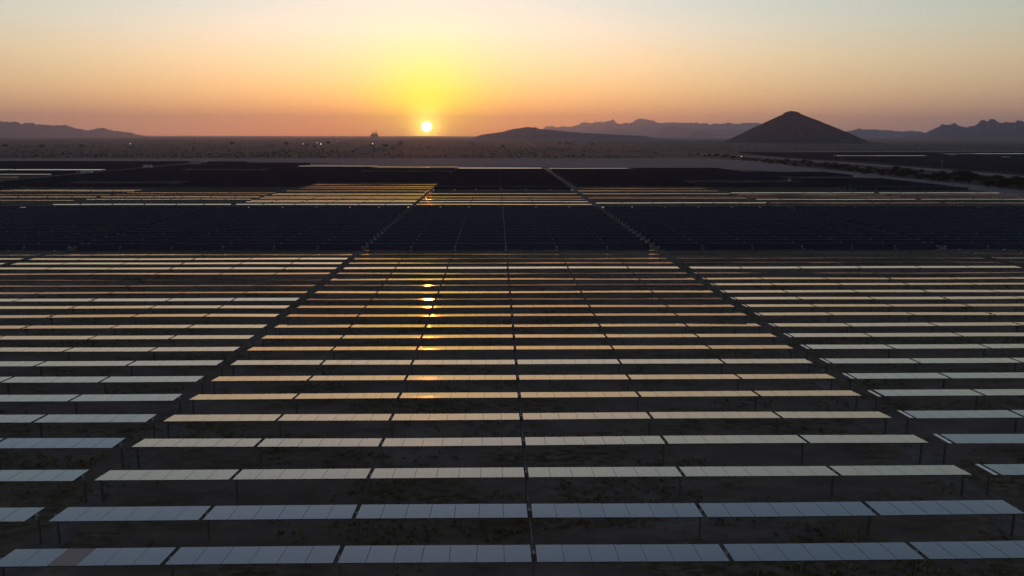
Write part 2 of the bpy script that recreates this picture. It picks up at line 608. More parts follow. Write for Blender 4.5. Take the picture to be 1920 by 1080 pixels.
def dep(i):
    return math.degrees(atan2(CAM.z - row_z(i), row_y(i)))


# elevation of the sky that each near row mirrors, in degrees (sets its tilt)
EL = {
    'C': [18.5, 17.5, 10.5, 9.5, 7.2, 5.8, 5.4, 7.5, 3.9, 4.2, 3.6, 2.4, 2.3, 0.5, 3.0, 0.6, 2.2, 1.3, 6.4, 1.5, 1.4, 1.4, 1.2],
    'L1': [18, 17, 15, 16.5, 13, 12, 11, 9.5, 7.5, 6.5, 5.4, 4.6, 5.6, 8.0, 2.0, 1.2, 0.3, 2.2, 5.6, 5.6, 5.4, 2.4, -1.6],
    'R1': [18, 18, 15, 15, 12.5, 10.5, 10.5, 9.5, 8.5, 7.5, 6.6, 5.2, 4.6, 6.0, 5.8, 3.8, 3.0, 1.0, 6.6, 0.5, 1.1, 0.9, 0.4],
}
rnd = random.Random(5)
BRIGHT = {}
for i in range(40, 56):
    d_ = dep(i)
    for b in BL:
        r = rnd.random()
        dark = rnd.choice([-4.0, -3.2, -2.6, -2.0])
        if b == 'L1':
            e = {40: 6.0, 42: 9.5, 44: 5.0, 45: 4.2, 47: 4.4, 48: 4.0, 50: 3.6, 51: 3.4, 54: 2.6}.get(i, -3)
        elif b == 'C':
            e = {40: 5.0, 42: 5.2, 44: 5.6, 46: 2.4, 48: 3.2, 51: 3.0, 55: 5.5}.get(i, dark)
        elif b == 'R1':
            e = {40: 7.0, 43: 7.0, 47: 2.2, 48: 1.6, 51: 3.8, 54: 2.6, 55: 0.9}.get(i, dark)
        elif b == 'L2':
            e = {42: 9.5, 46: 4.0, 48: 5.0, 50: 1.6, 52: 2.6}.get(i, dark)
        elif b == 'L3':
            e = {40: 3.4, 45: 2.6, 48: 5.0, 50: 2.0, 54: 5.0, 55: 3.0}.get(i, dark)
        elif b in ('R2', 'R3'):
            e = {52: 8.5, 50: 2.0, 46: 5.0, 48: 1.5, 43: 2.6}.get(i, dark)
        else:
            e = {40: 6.0, 45: 3.0, 47: 4.4, 50: 3.0, 54: 5.0}.get(i, dark)
        BRIGHT[(b, i)] = e
for b, i, e in (('C', 98, 9.0), ('C', 97, 7.0), ('R1', 97, 9.0), ('L5', 92, 10), ('L6', 92, 10), ('L5', 91, 8), ('L6', 91, 8), ('L5', 80, 9.0), ('L6', 80, 9.0), ('L5', 74, 3.0), ('L3', 93, 4.5), ('L2', 104, 8.0), ('L1', 101, 5.0),
                ('L1', 90, 1.4), ('L1', 57, 2.4), ('L1', 59, 2.2), ('L1', 62, 1.8), ('L1', 65, 1.4), ('L3', 67, 3.0), ('R1', 57, 2.2), ('R1', 60, 1.4), ('R2', 69, 2.4), ('R2', 58, 1.6), ('L2', 58, 1.8), ('L3', 58, 2.2), ('L5', 60, 2.5), ('R3', 76, 2.4),
                ('L2', 112, 1.0), ('L1', 99, 0.7), ('L4', 112, 0.8)):
    BRIGHT[(b, i)] = e


def base_tilt(b, i):
    """degrees; positive = far edge low, negative = face turned to the camera side"""
    d_ = dep(i)
    if i < 23:
        key = b if b in EL else ('L1' if b[0] == 'L' else 'R1')
        return (d_ - EL[key][i]) / 2
    if (b, i) not in BRIGHT and i >= 56 and any((b, i + k) in BRIGHT for k in (1, 2, 3, 4, 5)):
        return d_ + 1.0
    if (b, i) in BRIGHT:
        return (d_ - BRIGHT[(b, i)]) / 2
    if i < 40:
        return -34 + 2 * noise.noise(Vector((i * 0.7, ord(b[0]), 2)))
    return -46 + 3 * noise.noise(Vector((i * 0.7, ord(b[0]), int(b[1:] or 0) if b != 'C' else 9)))


def tilt_at(b, i, x):
    t = base_tilt(b, i)
    if t < -20:
        return t + 1.5 * noise.noise(Vector((x * 0.05, i * 1.7, 4)))
    amp = 0.30 if i < 10 else (0.75 if i < 23 else 0.45)
    if b == 'C' and 10 <= i < 17:
        amp = 0.35
        if i == 16:
            amp = 0.7
        if i in (11, 12, 13, 15):
            return t + 0.1 * noise.noise(Vector((x * 0.09, i * 1.31, 2.2)))
    return t + amp * noise.noise(Vector((x * 0.055, i * 1.31, 2.2))) + 0.14 * noise.noise(Vector((x * 0.3, i * 2.1, 7.7)))


def z_at(b, i, x):
    return row_z(i) + 0.07 * noise.noise(Vector((x * 0.045, i * 0.9, 9)))


ONES = ['', 'first', 'second', 'third', 'fourth', 'fifth', 'sixth', 'seventh', 'eighth', 'ninth', 'tenth', 'eleventh', 'twelfth', 'thirteenth', 'fourteenth', 'fifteenth', 'sixteenth', 'seventeenth', 'eighteenth', 'nineteenth']


def ordinal(n):
    if n < 20:
        return ONES[n]
    t, o = divmod(n, 10)
    if o == 0:
        return ['twentieth', 'thirtieth', 'fortieth', 'fiftieth', 'sixtieth', 'seventieth', 'eightieth', 'ninetieth'][t - 2]
    return ['twenty', 'thirty', 'forty', 'fifty', 'sixty', 'seventy', 'eighty', 'ninety'][t - 2] + '-' + ONES[o]


BNAME = {'C': 'central block', 'R1': 'first right block', 'R2': 'second right block', 'R3': 'third right block'}
for k in range(1, 9):
    BNAME['L%d' % k] = ordinal(k) + ' left block'

# --- shared meshes of the near rows
def panel_mesh(glass=MG, name='solar_panel'):
    mb = MB_()
    w, h = PW / 2 - 0.011, CH / 2
    mb.box(-w, -h, -0.035, w, h, 0.0, MF, glass)
    for s in (-1, 1):   # thin clamps along both long edges
        mb.box(-w * 0.62, s * h - 0.02, 0.002, -w * 0.50, s * h + 0.02, 0.012, ML)
        mb.box(w * 0.50, s * h - 0.02, 0.002, w * 0.62, s * h + 0.02, 0.012, ML)
    return mb.mesh(name)


PANEL = panel_mesh()
PANEL_DUSTY = panel_mesh(MD, 'dusty_solar_panel')


def post_mb(mb, x, y, ztop, m=MP):
    # H section post
    mb.box(x - 0.045, y - 0.06, -0.3, x + 0.045, y - 0.05, ztop, m)
    mb.box(x - 0.045, y + 0.05, -0.3, x + 0.045, y + 0.06, ztop, m)
    mb.box(x - 0.005, y - 0.048, -0.3, x + 0.005, y + 0.048, ztop - 0.002, m)


_pm = MB_()
post_mb(_pm, 0, 0, 1.34)
POST = _pm.mesh('post')
_bm = MB_()
_bm.box(-0.05, -0.11, -0.02, 0.05, 0.11, 0.02, MB)
_bm.tube((-0.045, 0, 0.11), (0.045, 0, 0.11), 0.115, MB, 12)
_bm.box(-0.03, -0.16, 0.05, 0.03, -0.112, 0.16, MB)
BEAR = _bm.mesh('bearing')
_gm = MB_()
_gm.box(-0.09, -0.20, -0.34, 0.09, 0.20, -0.12, MP)
_gm.box(-0.07, -0.14, -0.12, 0.07, 0.14, 0.06, MS)
_gm.tube((0, -0.28, -0.25), (0, 0.28, -0.25), 0.06, MS, 10)
GEAR = _gm.mesh('gearbox')
_sm = MB_()
_sm.tube((0, 0.29, -0.25), (0, PITCH_Y - 0.29, -0.25), 0.03, MP, 8)
_sm.tube((0, 0.28, -0.25), (0, 0.36, -0.25), 0.05, MS, 8)
_sm.tube((0, PITCH_Y - 0.37, -0.25), (0, PITCH_Y - 0.285, -0.25), 0.05, MS, 8)
SHAFT = _sm.mesh('drive_shaft')


def plate(mb, b, i, x0, x1, y, n, seams=True, glass=MG):
    """n panels side by side following the twist of the torque tube"""
    if seams:
        for k in range(n):
            xa, xb = x0 + k * (x1 - x0) / n + 0.011, x0 + (k + 1) * (x1 - x0) / n - 0.011
            pts = []
            for dz in (-0.04, 0.0):
                for (x, s) in ((xa, -1), (xb, -1), (xb, 1), (xa, 1)):
                    t = R(tilt_at(b, i, x))
                    z = z_at(b, i, x)
                    pts.append((x, y + s * CH / 2 * cos(t) + dz * sin(t), z - s * CH / 2 * sin(t) + dz * cos(t)))
            mb.hexa(pts, MF, glass, ML)  # paler front face paints in a thin line of reflected sky
    else:
        st = max(1, int((x1 - x0) / 4.2))
        for k in range(st):
            xa, xb = x0 + k * (x1 - x0) / st, x0 + (k + 1) * (x1 - x0) / st
            pts = []
            for dz in (-0.04, 0.0):
                for (x, s) in ((xa, -1), (xb, -1), (xb, 1), (xa, 1)):
                    t = R(tilt_at(b, i, x))
                    z = z_at(b, i, x)
                    pts.append((x, y + s * CH / 2 * cos(t) + dz * sin(t), z - s * CH / 2 * sin(t) + dz * cos(t)))
            mb.hexa(pts, MF, glass, ML)  # front face coloured pale here too, as a painted reflection strip


def lips(mb, b, i, x0, x1, y):
    """pale frame edge along the upper and lower side"""
    for s in (-1, 1):
        pts = []
        for dz in (0.002, 0.012):
            for (x, q) in ((x0, -0.03), (x1, -0.03), (x1, 0.03), (x0, 0.03)):
                t = R(tilt_at(b, i, x))
                z = z_at(b, i, x)
                c = s * (CH / 2 - 0.03) + q
                pts.append((x, y + c * cos(t) + dz * sin(t), z - c * sin(t) + dz * cos(t)))
        mb.hexa(pts, ML)


def frame_range(b, i):
    """pixel range of the row"""
    a = project((BL[b][0][0], row_y(i), row_z(i)))
    c = project((BL[b][-1][1], row_y(i), row_z(i)))
    return a, c


def seg_visible(x0, x1, i, margin=4):
    a = project((x0, row_y(i) - 0.9, row_z(i)))[0]
    c = project((x1, row_y(i) - 0.9, row_z(i)))[0]
    return c > -margin and a < 1920 + margin


ZONES = [(0, 10, 'near'), (10, 23, 'mid'), (23, 40, 'dark'), (40, 56, 'gleam'), (56, 200, 'far')]
todo = []
for b in BL:
    for i in range(LAST[b] + 1):
        if seg_visible(BL[b][0][0], BL[b][-1][1], i, 0):
            a, c = frame_range(b, i)
            todo.append((i, b))
todo.sort(key=lambda q: (q[0], abs(BL[q[1]][0][0] + 24)))
NAMED = todo[:300]
REST = todo[300:]
GRP = 'solar tracker rows across the field'


def colour_word(b, i):
    t = base_tilt(b, i)
    if t < -20:
        return 'dark navy'
    e = dep(i) - 2 * t
    if e < 1:
        return 'dim thin'
    if b in ('C', 'L1') and e < 9 and i < 56:
        return 'orange-lit' if b == 'C' else 'cream-lit'
    if e > 14:
        return 'blue-grey'
    return 'pale grey'


def row_label(b, i):
    z = [q for q in ZONES if q[0] <= i < q[1]][0]
    cw = colour_word(b, i)
    if i < 23:
        vis = [j for (j, bb) in todo if bb == b and j <= i and j < 23]
        if b in ('C', 'L1', 'R1'):
            return '%s solar tracker row, %s from the bottom edge in the %s' % (cw, ordinal(len(vis)), BNAME[b])
        return '%s solar tracker row, %s before the dark band in the %s' % (cw, ordinal(23 - i), BNAME[b])
    if i < 40:
        return '%s tracker row, %s row of the dark band in the %s' % (cw, ordinal(i - 22), BNAME[b])
    if i < 56:
        return '%s tracker row, %s beyond the dark band in the %s' % (cw, ordinal(i - 39), BNAME[b])
    return '%s tracker row, %s beyond the gleaming strip in the %s' % (cw, ordinal(i - 55), BNAME[b])


def near_row(b, i):
    segs = BL[b]
    y, z = row_y(i), row_z(i)
    xa, xb = segs[0][0], segs[-1][1]
    xc = (xa + xb) / 2
    root = bpy.data.objects.new('tracker_row', None)
    COL.objects.link(root)
    root.location = (xc, y, 0)
    tag(root, row_label(b, i), 'solar tracker', GRP)
    P0 = Vector((xc, y, 0))
    mb = MB_()
    mb.tube((xa - 0.25 - xc, 0, z - 0.14), (xb + 0.25 - xc, 0, z - 0.14), 0.065, MS, 10)
    mb.build('torque_tube', root)
    xs = [xa - 0.1] + [(p[1] + q[0]) / 2 for p, q in zip(segs, segs[1:])] + [xb + 0.1]
    for x in xs:
        if i < 10 and not seg_visible(x - 1, x + 1, i, 40):
            continue
        po = link('post', POST, root, (x - xc, 0, z - 1.34 - 0.27))
        if i < 10:
            link('bearing', BEAR, po, (0, 0, 1.36 - 0.0))
    gx = xs[3]
    link('gearbox', GEAR, root, (gx - xc, 0, z))
    link('drive_shaft', SHAFT, root, (gx - xc, 0, z))
    for si, (x0, x1, n) in enumerate(segs):
        if i < 10 and seg_visible(x0, x1, i):
            # rails beneath, then every module
            tb = MB_()
            t = R(tilt_at(b, i, (x0 + x1) / 2))
            zz = z_at(b, i, (x0 + x1) / 2)
            for s in (-0.5, 0.5):
                c = s * CH
                q = [(x0 - xc + 0.05, c * cos(t) - 0.02, zz - c * sin(t) - 0.10), (x1 - xc - 0.05, c * cos(t) - 0.02, zz - c * sin(t) - 0.10)]
                c = s * CH * 0.55
                tb.box(x0 - xc + 0.05, c * cos(t) - 0.03, zz - c * sin(t) - 0.10, x1 - xc - 0.05, c * cos(t) + 0.03, zz - c * sin(t) - 0.043, MP)
            for k in range(n):   # cross arms on the tube
                x = x0 - xc + (k + 0.5) * PW
                pts = []
                for dz in (-0.095, -0.045):
                    for (xx, c) in ((x - 0.03, -0.80), (x + 0.03, -0.80), (x + 0.03, 0.80), (x - 0.03, 0.80)):
                        pts.append((xx, c * cos(t) + dz * sin(t), zz - c * sin(t) + dz * cos(t)))
                tb.hexa(pts, MP)
            to = tb.build('panel_table', root)
            for k in range(n):
                x = x0 + (k + 0.5) * PW
                t = tilt_at(b, i, x) + rnd.uniform(-0.10, 0.10)
                dusty = (b == 'C' and i == 0 and si == 0 and k == 2)
                soiled = (b == 'C' and i == 3 and si == 2 and k == 1)
                p = link('solar_panel', PANEL_DUSTY if dusty else PANEL, to, (x - xc, 0, z_at(b, i, x)))
                p.rotation_euler = (R(-t), R(rnd.uniform(-0.06, 0.06)), 0)
                if dusty:
                    p['label'] = 'dull mauve dust-covered panel'
        else:
            tb = MB_()
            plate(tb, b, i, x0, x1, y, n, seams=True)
            o = tb.build('panel_table', root)
            o.location = (-xc, -y, 0)
    if b == 'R1' and i <= 17:
        nb = MB_()
        t = R(tilt_at(b, i, xa))
        pts = []
        for dz in (-0.03, 0.0):
            for (x, c) in ((xa - 0.46, -CH / 2), (xa - 0.20, -CH / 2), (xa - 0.20, CH / 2), (xa - 0.46, CH / 2)):
                pts.append((x - xc, c * cos(t) + dz * sin(t), z - c * sin(t) + dz * cos(t)))
        nb.hexa(pts, MF, MN)
        nb.build('narrow_panel', root)


def row_mesh(mb, b, i, seams, simple=False):
    segs = list(BL[b])
    if b == 'R1' and i >= 56:
        segs[0] = (segs[0][0] + 2 * PW, segs[0][1], 4)
    y, z = row_y(i), row_z(i)
    for x0, x1, n in segs:
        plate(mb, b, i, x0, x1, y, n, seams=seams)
        if not simple:
            lips(mb, b, i, x0, x1, y)
    xa, xb = segs[0][0], segs[-1][1]
    if simple:
        mb.box(xa, y - 0.05, z - 0.2, xb, y + 0.05, z - 0.1, MS)
    else:
        mb.tube((xa - 0.2, y, z - 0.14), (xb + 0.2, y, z - 0.14), 0.065, MS, 6)
    xs = [xa - 0.1] + [(p[1] + q[0]) / 2 for p, q in zip(segs, segs[1:])] + [xb + 0.1]
    for x in xs:
        mb.box(x - 0.07, y - 0.07, -0.2, x + 0.07, y + 0.07, z - 0.21 if simple else z - 0.206, MP)
        if not simple:
            mb.box(x - 0.085, y - 0.10, z - 0.06, x + 0.085, y + 0.10, z + 0.13, MB)


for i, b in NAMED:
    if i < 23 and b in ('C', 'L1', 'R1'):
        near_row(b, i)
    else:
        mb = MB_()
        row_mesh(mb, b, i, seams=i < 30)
        xc = (BL[b][0][0] + BL[b][-1][1]) / 2
        o = mb.mesh('tracker_row')
        for v_ in o.vertices:
            v_.co.x -= xc
            v_.co.y -= row_y(i)
        ob = link('tracker_row', o, None, (xc, row_y(i), 0))
        tag(ob, row_label(b, i), 'solar tracker', GRP)

mb = MB_()
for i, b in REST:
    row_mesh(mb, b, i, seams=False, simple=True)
tag(mb.build('distant_tracker_rows'), 'thin dark distant tracker rows filling the far end of the solar field', 'solar trackers', 'far rows of the solar field', 'stuff')

# the second solar field beyond the wash on the right
mb = MB_()
EAST = [(1380, 288.5), (1500, 299), (1600, 304.0), (1760, 316.5), (1850, 323.5), (2000, 335)]


def east_edge(py):
    for (a, ya), (c, yc) in zip(EAST, EAST[1:]):
        if ya <= py <= yc:
            return a + (c - a) * (py - ya) / (yc - ya)
    return None


k = 0
py = 334.0
y = ground(960, py).y
while True:
    pv = project((0, y, 1.5))[1]
    # rows run along X; find where the field edge crosses this row
    xe = None
    for (a, ya), (c, yc) in zip(EAST, EAST[1:]):
        pa, pc = ground(a, ya), ground(c, yc)
        if min(pa.y, pc.y) <= y <= max(pa.y, pc.y):
            xe = pa.x + (pc.x - pa.x) * (y - pa.y) / (pc.y - pa.y)
    if y > 950:
        break
    if xe is None:
        y += 4.53
        continue
    if xe > 0:
        x_end = max(xe + 30, ground(2020, project((xe, y, 0))[1]).x)
        x = xe + 3
        while x < x_end:
            L = 47.6
            x1 = min(x + L, x_end)
            pxm = project(((x + x1) / 2, y, 1.5))
            t = -44 + rnd.uniform(-2, 2)
            px0 = project((x, y, 1.5))[0]
            for yb, xa_, xb_ in ((291.9, 1575, 1750), (288.1, 1785, 2100), (301.8, 1700, 1800), (289.4, 1680, 1710)):
                dy_ = pxm[1] - yb
                if xa_ < pxm[0] < xb_:
                    if abs(dy_) < 0.24:
                        t = -3.5
                    elif 0 < dy_ < 1.5:
                        t = 3.0
            tt = R(t)
            pts = []
            for dz in (-0.04, 0.0):
                for (xx, s) in ((x, -1), (x1, -1), (x1, 1), (x, 1)):
                    pts.append((xx, y + s * CH / 2 * cos(tt) + dz * sin(tt), 1.5 - s * CH / 2 * sin(tt) + dz * cos(tt)))
            mb.hexa(pts, MF, MG)
            for q in (0.1, 0.5, 0.9):
                xp = x + (x1 - x) * q
                mb.box(xp - 0.07, y - 0.07, -0.2, xp + 0.07, y + 0.07, 1.4, MP)
            x = x1 + 1.5
    y += 4.53
tag(mb.build('second_field_tracker_rows'), 'dark tracker rows of the second solar field beyond the tree-lined wash', 'solar trackers', 'rows of the second solar field', 'stuff')


# graded service aisles between the blocks
def aisle(x, w_, y0, y1):
    pts = []
    n = int((y1 - y0) / 9)
    for k in range(n + 1):
        y = y0 + (y1 - y0) * k / n
        a = 0.25 * noise.noise(Vector((y * 0.09, x, 1)))
        c = 0.25 * noise.noise(Vector((y * 0.09, x, 5)))
        pts.append(((x - w_ / 2 + a, y), (x + w_ / 2 + c, y)))
    sheet('service_aisle', pts, 0.012, MAISLE)


aisle(x_left - 0.6, 1.5, 20, 490)
aisle(x_right + 0.85, 1.7, 20, 282)
aisle(x_right + 2.0, 4.2, 282, 478)
aisle(BL['L1'][0][0] - 0.7, 1.6, 60, 500)
aisle(BL['R2'][0][0] - 0.8, 1.6, 60, 470)
aisle(BL['L2'][0][0] - 0.7, 1.6, 100, 510)
aisle(BL['R3'][0][0] - 0.8, 1.6, 100, 450)
aisle(BL['L4'][0][0] - 9, 17, 120, 575)


# ------------------------------------------------------------------ inverter cabinets
def inverter(px, py, w, label):
    p = ground(px, py) if px > 960 else Vector((BL['L4'][0][0] - 9, py, 0))
    r = bpy.data.objects.new('inverter_station', None)
    COL.objects.link(r)
    r.location = (p.x, p.y, 0)
    tag(r, label, 'power cabinet', 'inverter stations at the block ends')
    mb = MB_()
    mb.box(-w / 2, -1.2, 0.3, w / 2, 1.2, 2.6, MBOX)
    mb.build('cabinet', r)
    mb = MB_()
    mb.box(-w / 2 - 0.12, -1.32, 2.602, w / 2 + 0.12, 1.32, 2.75, MWALL2)
    mb.build('roof', r)
    mb = MB_()
    mb.box(-w / 2 - 0.5, -1.6, -0.1, w / 2 + 0.5, 1.6, 0.298, MWALL)
    mb.build('plinth', r)
    for s in (-0.25, 0.25):
        mb = MB_()
        mb.box(w * s - w * 0.2, -1.24, 0.45, w * s + w * 0.2, -1.202, 2.4, MWALL2)
        mb.build('door', r)


inverter(0, 412, 5.0, 'nearest teal-grey inverter cabinet in the far left aisle, at the end of a bright row')
inverter(0, 484, 4.6, 'middle teal-grey inverter cabinet in the far left aisle, right of a bright row')
inverter(0, 575, 4.6, 'farthest small inverter cabinet in the far left aisle, near the graded strip')
inverter(1785, 295.0, 5.2, 'pale inverter cabinet in the second field, behind the other right-hand cabinet')
inverter(1886, 299.3, 6.0, 'pale inverter cabinet in the second field, nearest the right edge')


# ------------------------------------------------------------------ trees and scrub
def leaf_clump(mb, c, r, n, m, size, rng, flat=0.7):
    for _ in range(n):
        d = Vector((rng.gauss(0, 1), rng.gauss(0, 1), rng.gauss(0, 1))).normalized() * (r * rng.random() ** 0.4)
        p = Vector(c) + Vector((d.x, d.y, d.z * flat))
        a = Vector((rng.gauss(0, 1), rng.gauss(0, 1), rng.gauss(0, 1))).normalized() * size * rng.uniform(0.6, 1.3)
        b_ = a.orthogonal().normalized() * size * rng.uniform(0.4, 0.9)
        mb.quad(p - a - b_, p + a - b_ * 0.6, p + a * 0.9 + b_, p - a * 0.8 + b_ * 0.8, m)


def tree_mesh(seed, h, spread, m, leaves=520):
    rng = random.Random(seed)
    mb = MB_()
    nst = rng.randint(2, 4)
    tips = []
    for s in range(nst):
        a = rng.uniform(0, 2 * pi)
        q0 = Vector((rng.uniform(-.1, .1), rng.uniform(-.1, .1), -0.1))
        q1 = q0 + Vector((cos(a) * spread * 0.25, sin(a) * spread * 0.25, h * 0.4))
        q2 = q1 + Vector((cos(a) * spread * 0.35, sin(a) * spread * 0.35, h * 0.3))
        mb.tube(q0, q1, 0.03 * h, MBARK, 5, 0.02 * h)
        mb.tube(q1, q2, 0.02 * h, MBARK, 5, 0.008 * h)
        tips += [q1, q2]
    leaf_clump(mb, (0, 0, h * 0.5), spread * 0.62, leaves // 3, m, 0.05 * h, rng)
    ncl = rng.randint(9, 13)
    for k in range(ncl):
        a = rng.uniform(0, 2 * pi)
        rr = spread * sqrt(rng.random()) * 0.66
        c = (cos(a) * rr, sin(a) * rr, h * rng.uniform(0.34, 0.76) * (1 - 0.25 * rr / spread))
        leaf_clump(mb, c, spread * rng.uniform(0.28, 0.44), leaves // ncl, m, 0.045 * h, rng)
    return mb.mesh('desert_tree')


TREES = [tree_mesh(s, 4.0, 2.4 + 0.4 * (s % 3), MFOL if s % 3 else MFOL2) for s in range(7)]
rt = random.Random(21)
WASH = [(1290, 288.5, 2.5), (1370, 294.5, 5), (1440, 301.5, 8), (1520, 309.5, 9), (1600, 318, 11), (1700, 327, 13), (1800, 336.5, 16), (1920, 349, 20), (1960, 354, 20)]
for n in range(150):
    t = (n + rt.random()) / 150
    px = 1290 + 670 * t ** 0.85
    for (a, ya, wa), (c, yc, wc) in zip(WASH, WASH[1:]):
        if a <= px <= c:
            q = (px - a) / (c - a)
            py, wd = ya + (yc - ya) * q, wa + (wc - wa) * q
            break
    py += rt.uniform(-0.5, 0.5) * wd + 2.0
    p = ground(px, py)
    o = bpy.data.objects.new('desert_tree', rt.choice(TREES))
    COL.objects.link(o)
    o.location = (p.x, p.y, 0)
    s = rt.uniform(0.55, 1.15)
    o.scale = (s * rt.uniform(0.9, 1.3), s * rt.uniform(0.9, 1.2), s * rt.uniform(0.75, 1.05))
    o.rotation_euler = (0, 0, rt.uniform(0, 6.28))
    tag(o, 'low dark green tree in the bushy wash between the two solar fields', 'tree', 'trees along the wash')

for px, py, s, lab in ((537, 272.5, 2.2, 'dark rounded tree beside the pair of bright yard lights'), (78, 276.5, 1.5, 'dark bushy tree on the far plain below the left mountains'), (153, 276, 1.6, 'broad dark tree on the plain right of the leftmost tree'),
                       (436, 271.5, 2.0, 'lone dark tree on the plain, right of the pale hut'), (365, 271.5, 1.4, 'small dark tree between the pale hut and a lone tree'), (616, 270.5, 2.0, 'tall dark tree just right of the lit yard'),
                       (723, 276.5, 1.8, 'dark tree behind the long white wall under the horizon'), (590, 277, 1.3, 'low dark tree left of the lit yard'), (1048, 270.5, 1.6, 'small dark tree left of the houses right of the road'),
                       (751, 268.5, 1.8, 'dark tree by the small farmhouse left of the sun'), (942, 276, 1.5, 'dark tree left of the pale diagonal road'), (1111, 272.5, 1.5, 'small dark tree right of the houses beyond the graded strip'),
                       (10, 275.5, 1.5, 'dark tree at the left edge of the plain')):
    p = ground(px, py)
    o = bpy.data.objects.new('desert_tree', rt.choice(TREES))
    COL.objects.link(o)
    o.location = (p.x, p.y, -0.3)
    o.scale = (s * 1.3, s * 1.3, s)
    tag(o, lab, 'tree', 'trees scattered on the plain')

# desert scrub: thousands of low bushes nobody could count
mb = MB_()
rs = random.Random(77)
cnt = 0
while cnt < 3400:
    px = rs.uniform(-60, 1980)
    py = 258 + 39 * rs.random() ** 0.75
    if px > 1250:
        lim = 285 - (0 if px < 1450 else 1.5)
        if py > lim:
            continue
    p = ground(px, py)
    cl = noise.noise(Vector((p.x / 160, p.y / 160, 3)))
    if rs.random() > 0.55 + cl * 1.3:
        continue
    h = rs.uniform(0.4, 1.15) * (1 + min(0.8, p.y / 5000))
    sc = h * rs.uniform(0.9, 1.6)
    c = Vector((p.x, p.y, h * 0.35))
    m = MSCR if rs.random() < 0.5 else MSCR2
    for k in range(7):
        a = Vector((rs.gauss(0, 1), rs.gauss(0, 1), rs.gauss(0, 0.6))).normalized() * sc * rs.uniform(0.35, 0.7)
        b_ = Vector((rs.gauss(0, 1), rs.gauss(0, 0.4), rs.gauss(0, 1))).normalized() * h * rs.uniform(0.3, 0.6)
        o_ = c + Vector((rs.uniform(-1, 1) * sc * 0.4, rs.uniform(-1, 1) * sc * 0.4, rs.uniform(-0.1, 0.25) * h))
        mb.quad(o_ - a - b_ * 0.5, o_ + a - b_ * 0.6, o_ + a * 0.7 + b_ * 0.6, o_ - a * 0.6 + b_, m)
    cnt += 1
tag(mb.build('desert_scrub'), 'low dark desert scrub scattered over the plain beyond the field', 'scrub', kind='stuff')

# dry weeds between the near rows
mb = MB_()
cnt = 0
while cnt < 9000:
    yy = 28 + 100 * rs.random() ** 1.3
    half = 0.68 * yy + 6
    xx = CAM.x + rs.uniform(-half, half)
    dn = noise.noise(Vector((xx * 0.09, yy * 0.16, 1.0))) + 0.5 * noise.noise(Vector((xx * 0.4, yy * 0.4, 2.0)))
    if dn < 0.02 + 0.25 * rs.random():
        continue
    h = rs.uniform(0.06, 0.22)
    for k in range(5):
        a = rs.uniform(0, 2 * pi)
        ln = rs.uniform(0.5, 1.3) * h
        d = Vector((cos(a), sin(a), 0))
        s = Vector((-sin(a), cos(a), 0)) * rs.uniform(0.03, 0.08)
        b0 = Vector((xx + rs.uniform(-.12, .12), yy + rs.uniform(-.12, .12), -0.025))
        mb.quad(b0 - s, b0 + s, b0 + d * ln * 0.7 + s * 0.5 + Vector((0, 0, ln)), b0 + d * ln * 0.7 - s * 0.5 + Vector((0, 0, ln)), MTUFT)
    cnt += 1
tag(mb.build('dry_weeds'), 'dry olive weeds growing between the near tracker rows', 'weeds', kind='stuff')


# ------------------------------------------------------------------ houses, lamps, plant on the horizon
def house(px, py, w, d, h, label, roofh=1.6, wall=MWALL, rot=0.0, flat=False):
    p = ground(px, py)
    r = bpy.data.objects.new('house', None)
    COL.objects.link(r)
    r.location = (p.x, p.y, -0.4)
    r.rotation_euler = (0, 0, rot)
    tag(r, label, 'house' if not flat else 'shed')
    mb = MB_()
    mb.box(-w / 2, -d / 2, -1, w / 2, d / 2, h, wall)
    mb.build('wall', r)
    mb = MB_()
    if flat:
        mb.hexa([(-w / 2 - .3, -d / 2 - .3, h + .003), (w / 2 + .3, -d / 2 - .3, h + .003), (w / 2 + .3, d / 2 + .3, h + .003), (-w / 2 - .3, d / 2 + .3, h + .003),
                 (-w / 2 - .3, -d / 2 - .3, h + .3), (w / 2 + .3, -d / 2 - .3, h + .3), (w / 2 + .3, d / 2 + .3, h + .7), (-w / 2 - .3, d / 2 + .3, h + .7)], MROOF)
    else:
        mb.hexa([(-w / 2 - .5, -d / 2 - .5, h + .003), (w / 2 + .5, -d / 2 - .5, h + .003), (w / 2 + .5, d / 2 + .5, h + .003), (-w / 2 - .5, d / 2 + .5, h + .003),
                 (-w / 2 + 1, -.05, h + roofh), (w / 2 - 1, -.05, h + roofh), (w / 2 - 1, .05, h + roofh), (-w / 2 + 1, .05, h + roofh)], MROOF)
    mb.build('roof', r)
    for s in (-0.3, 0.28):
        mb = MB_()
        mb.box(w * s - 0.8, -d / 2 - 0.04, h * 0.4, w * s + 0.8, -d / 2 - 0.003, h * 0.8, MWIN)
        mb.build('window', r)
    mb = MB_()
    mb.box(-0.5, -d / 2 - 0.05, -0.1, 0.5, -d / 2 - 0.003, h * 0.75, MROOF)
    mb.build('door', r)


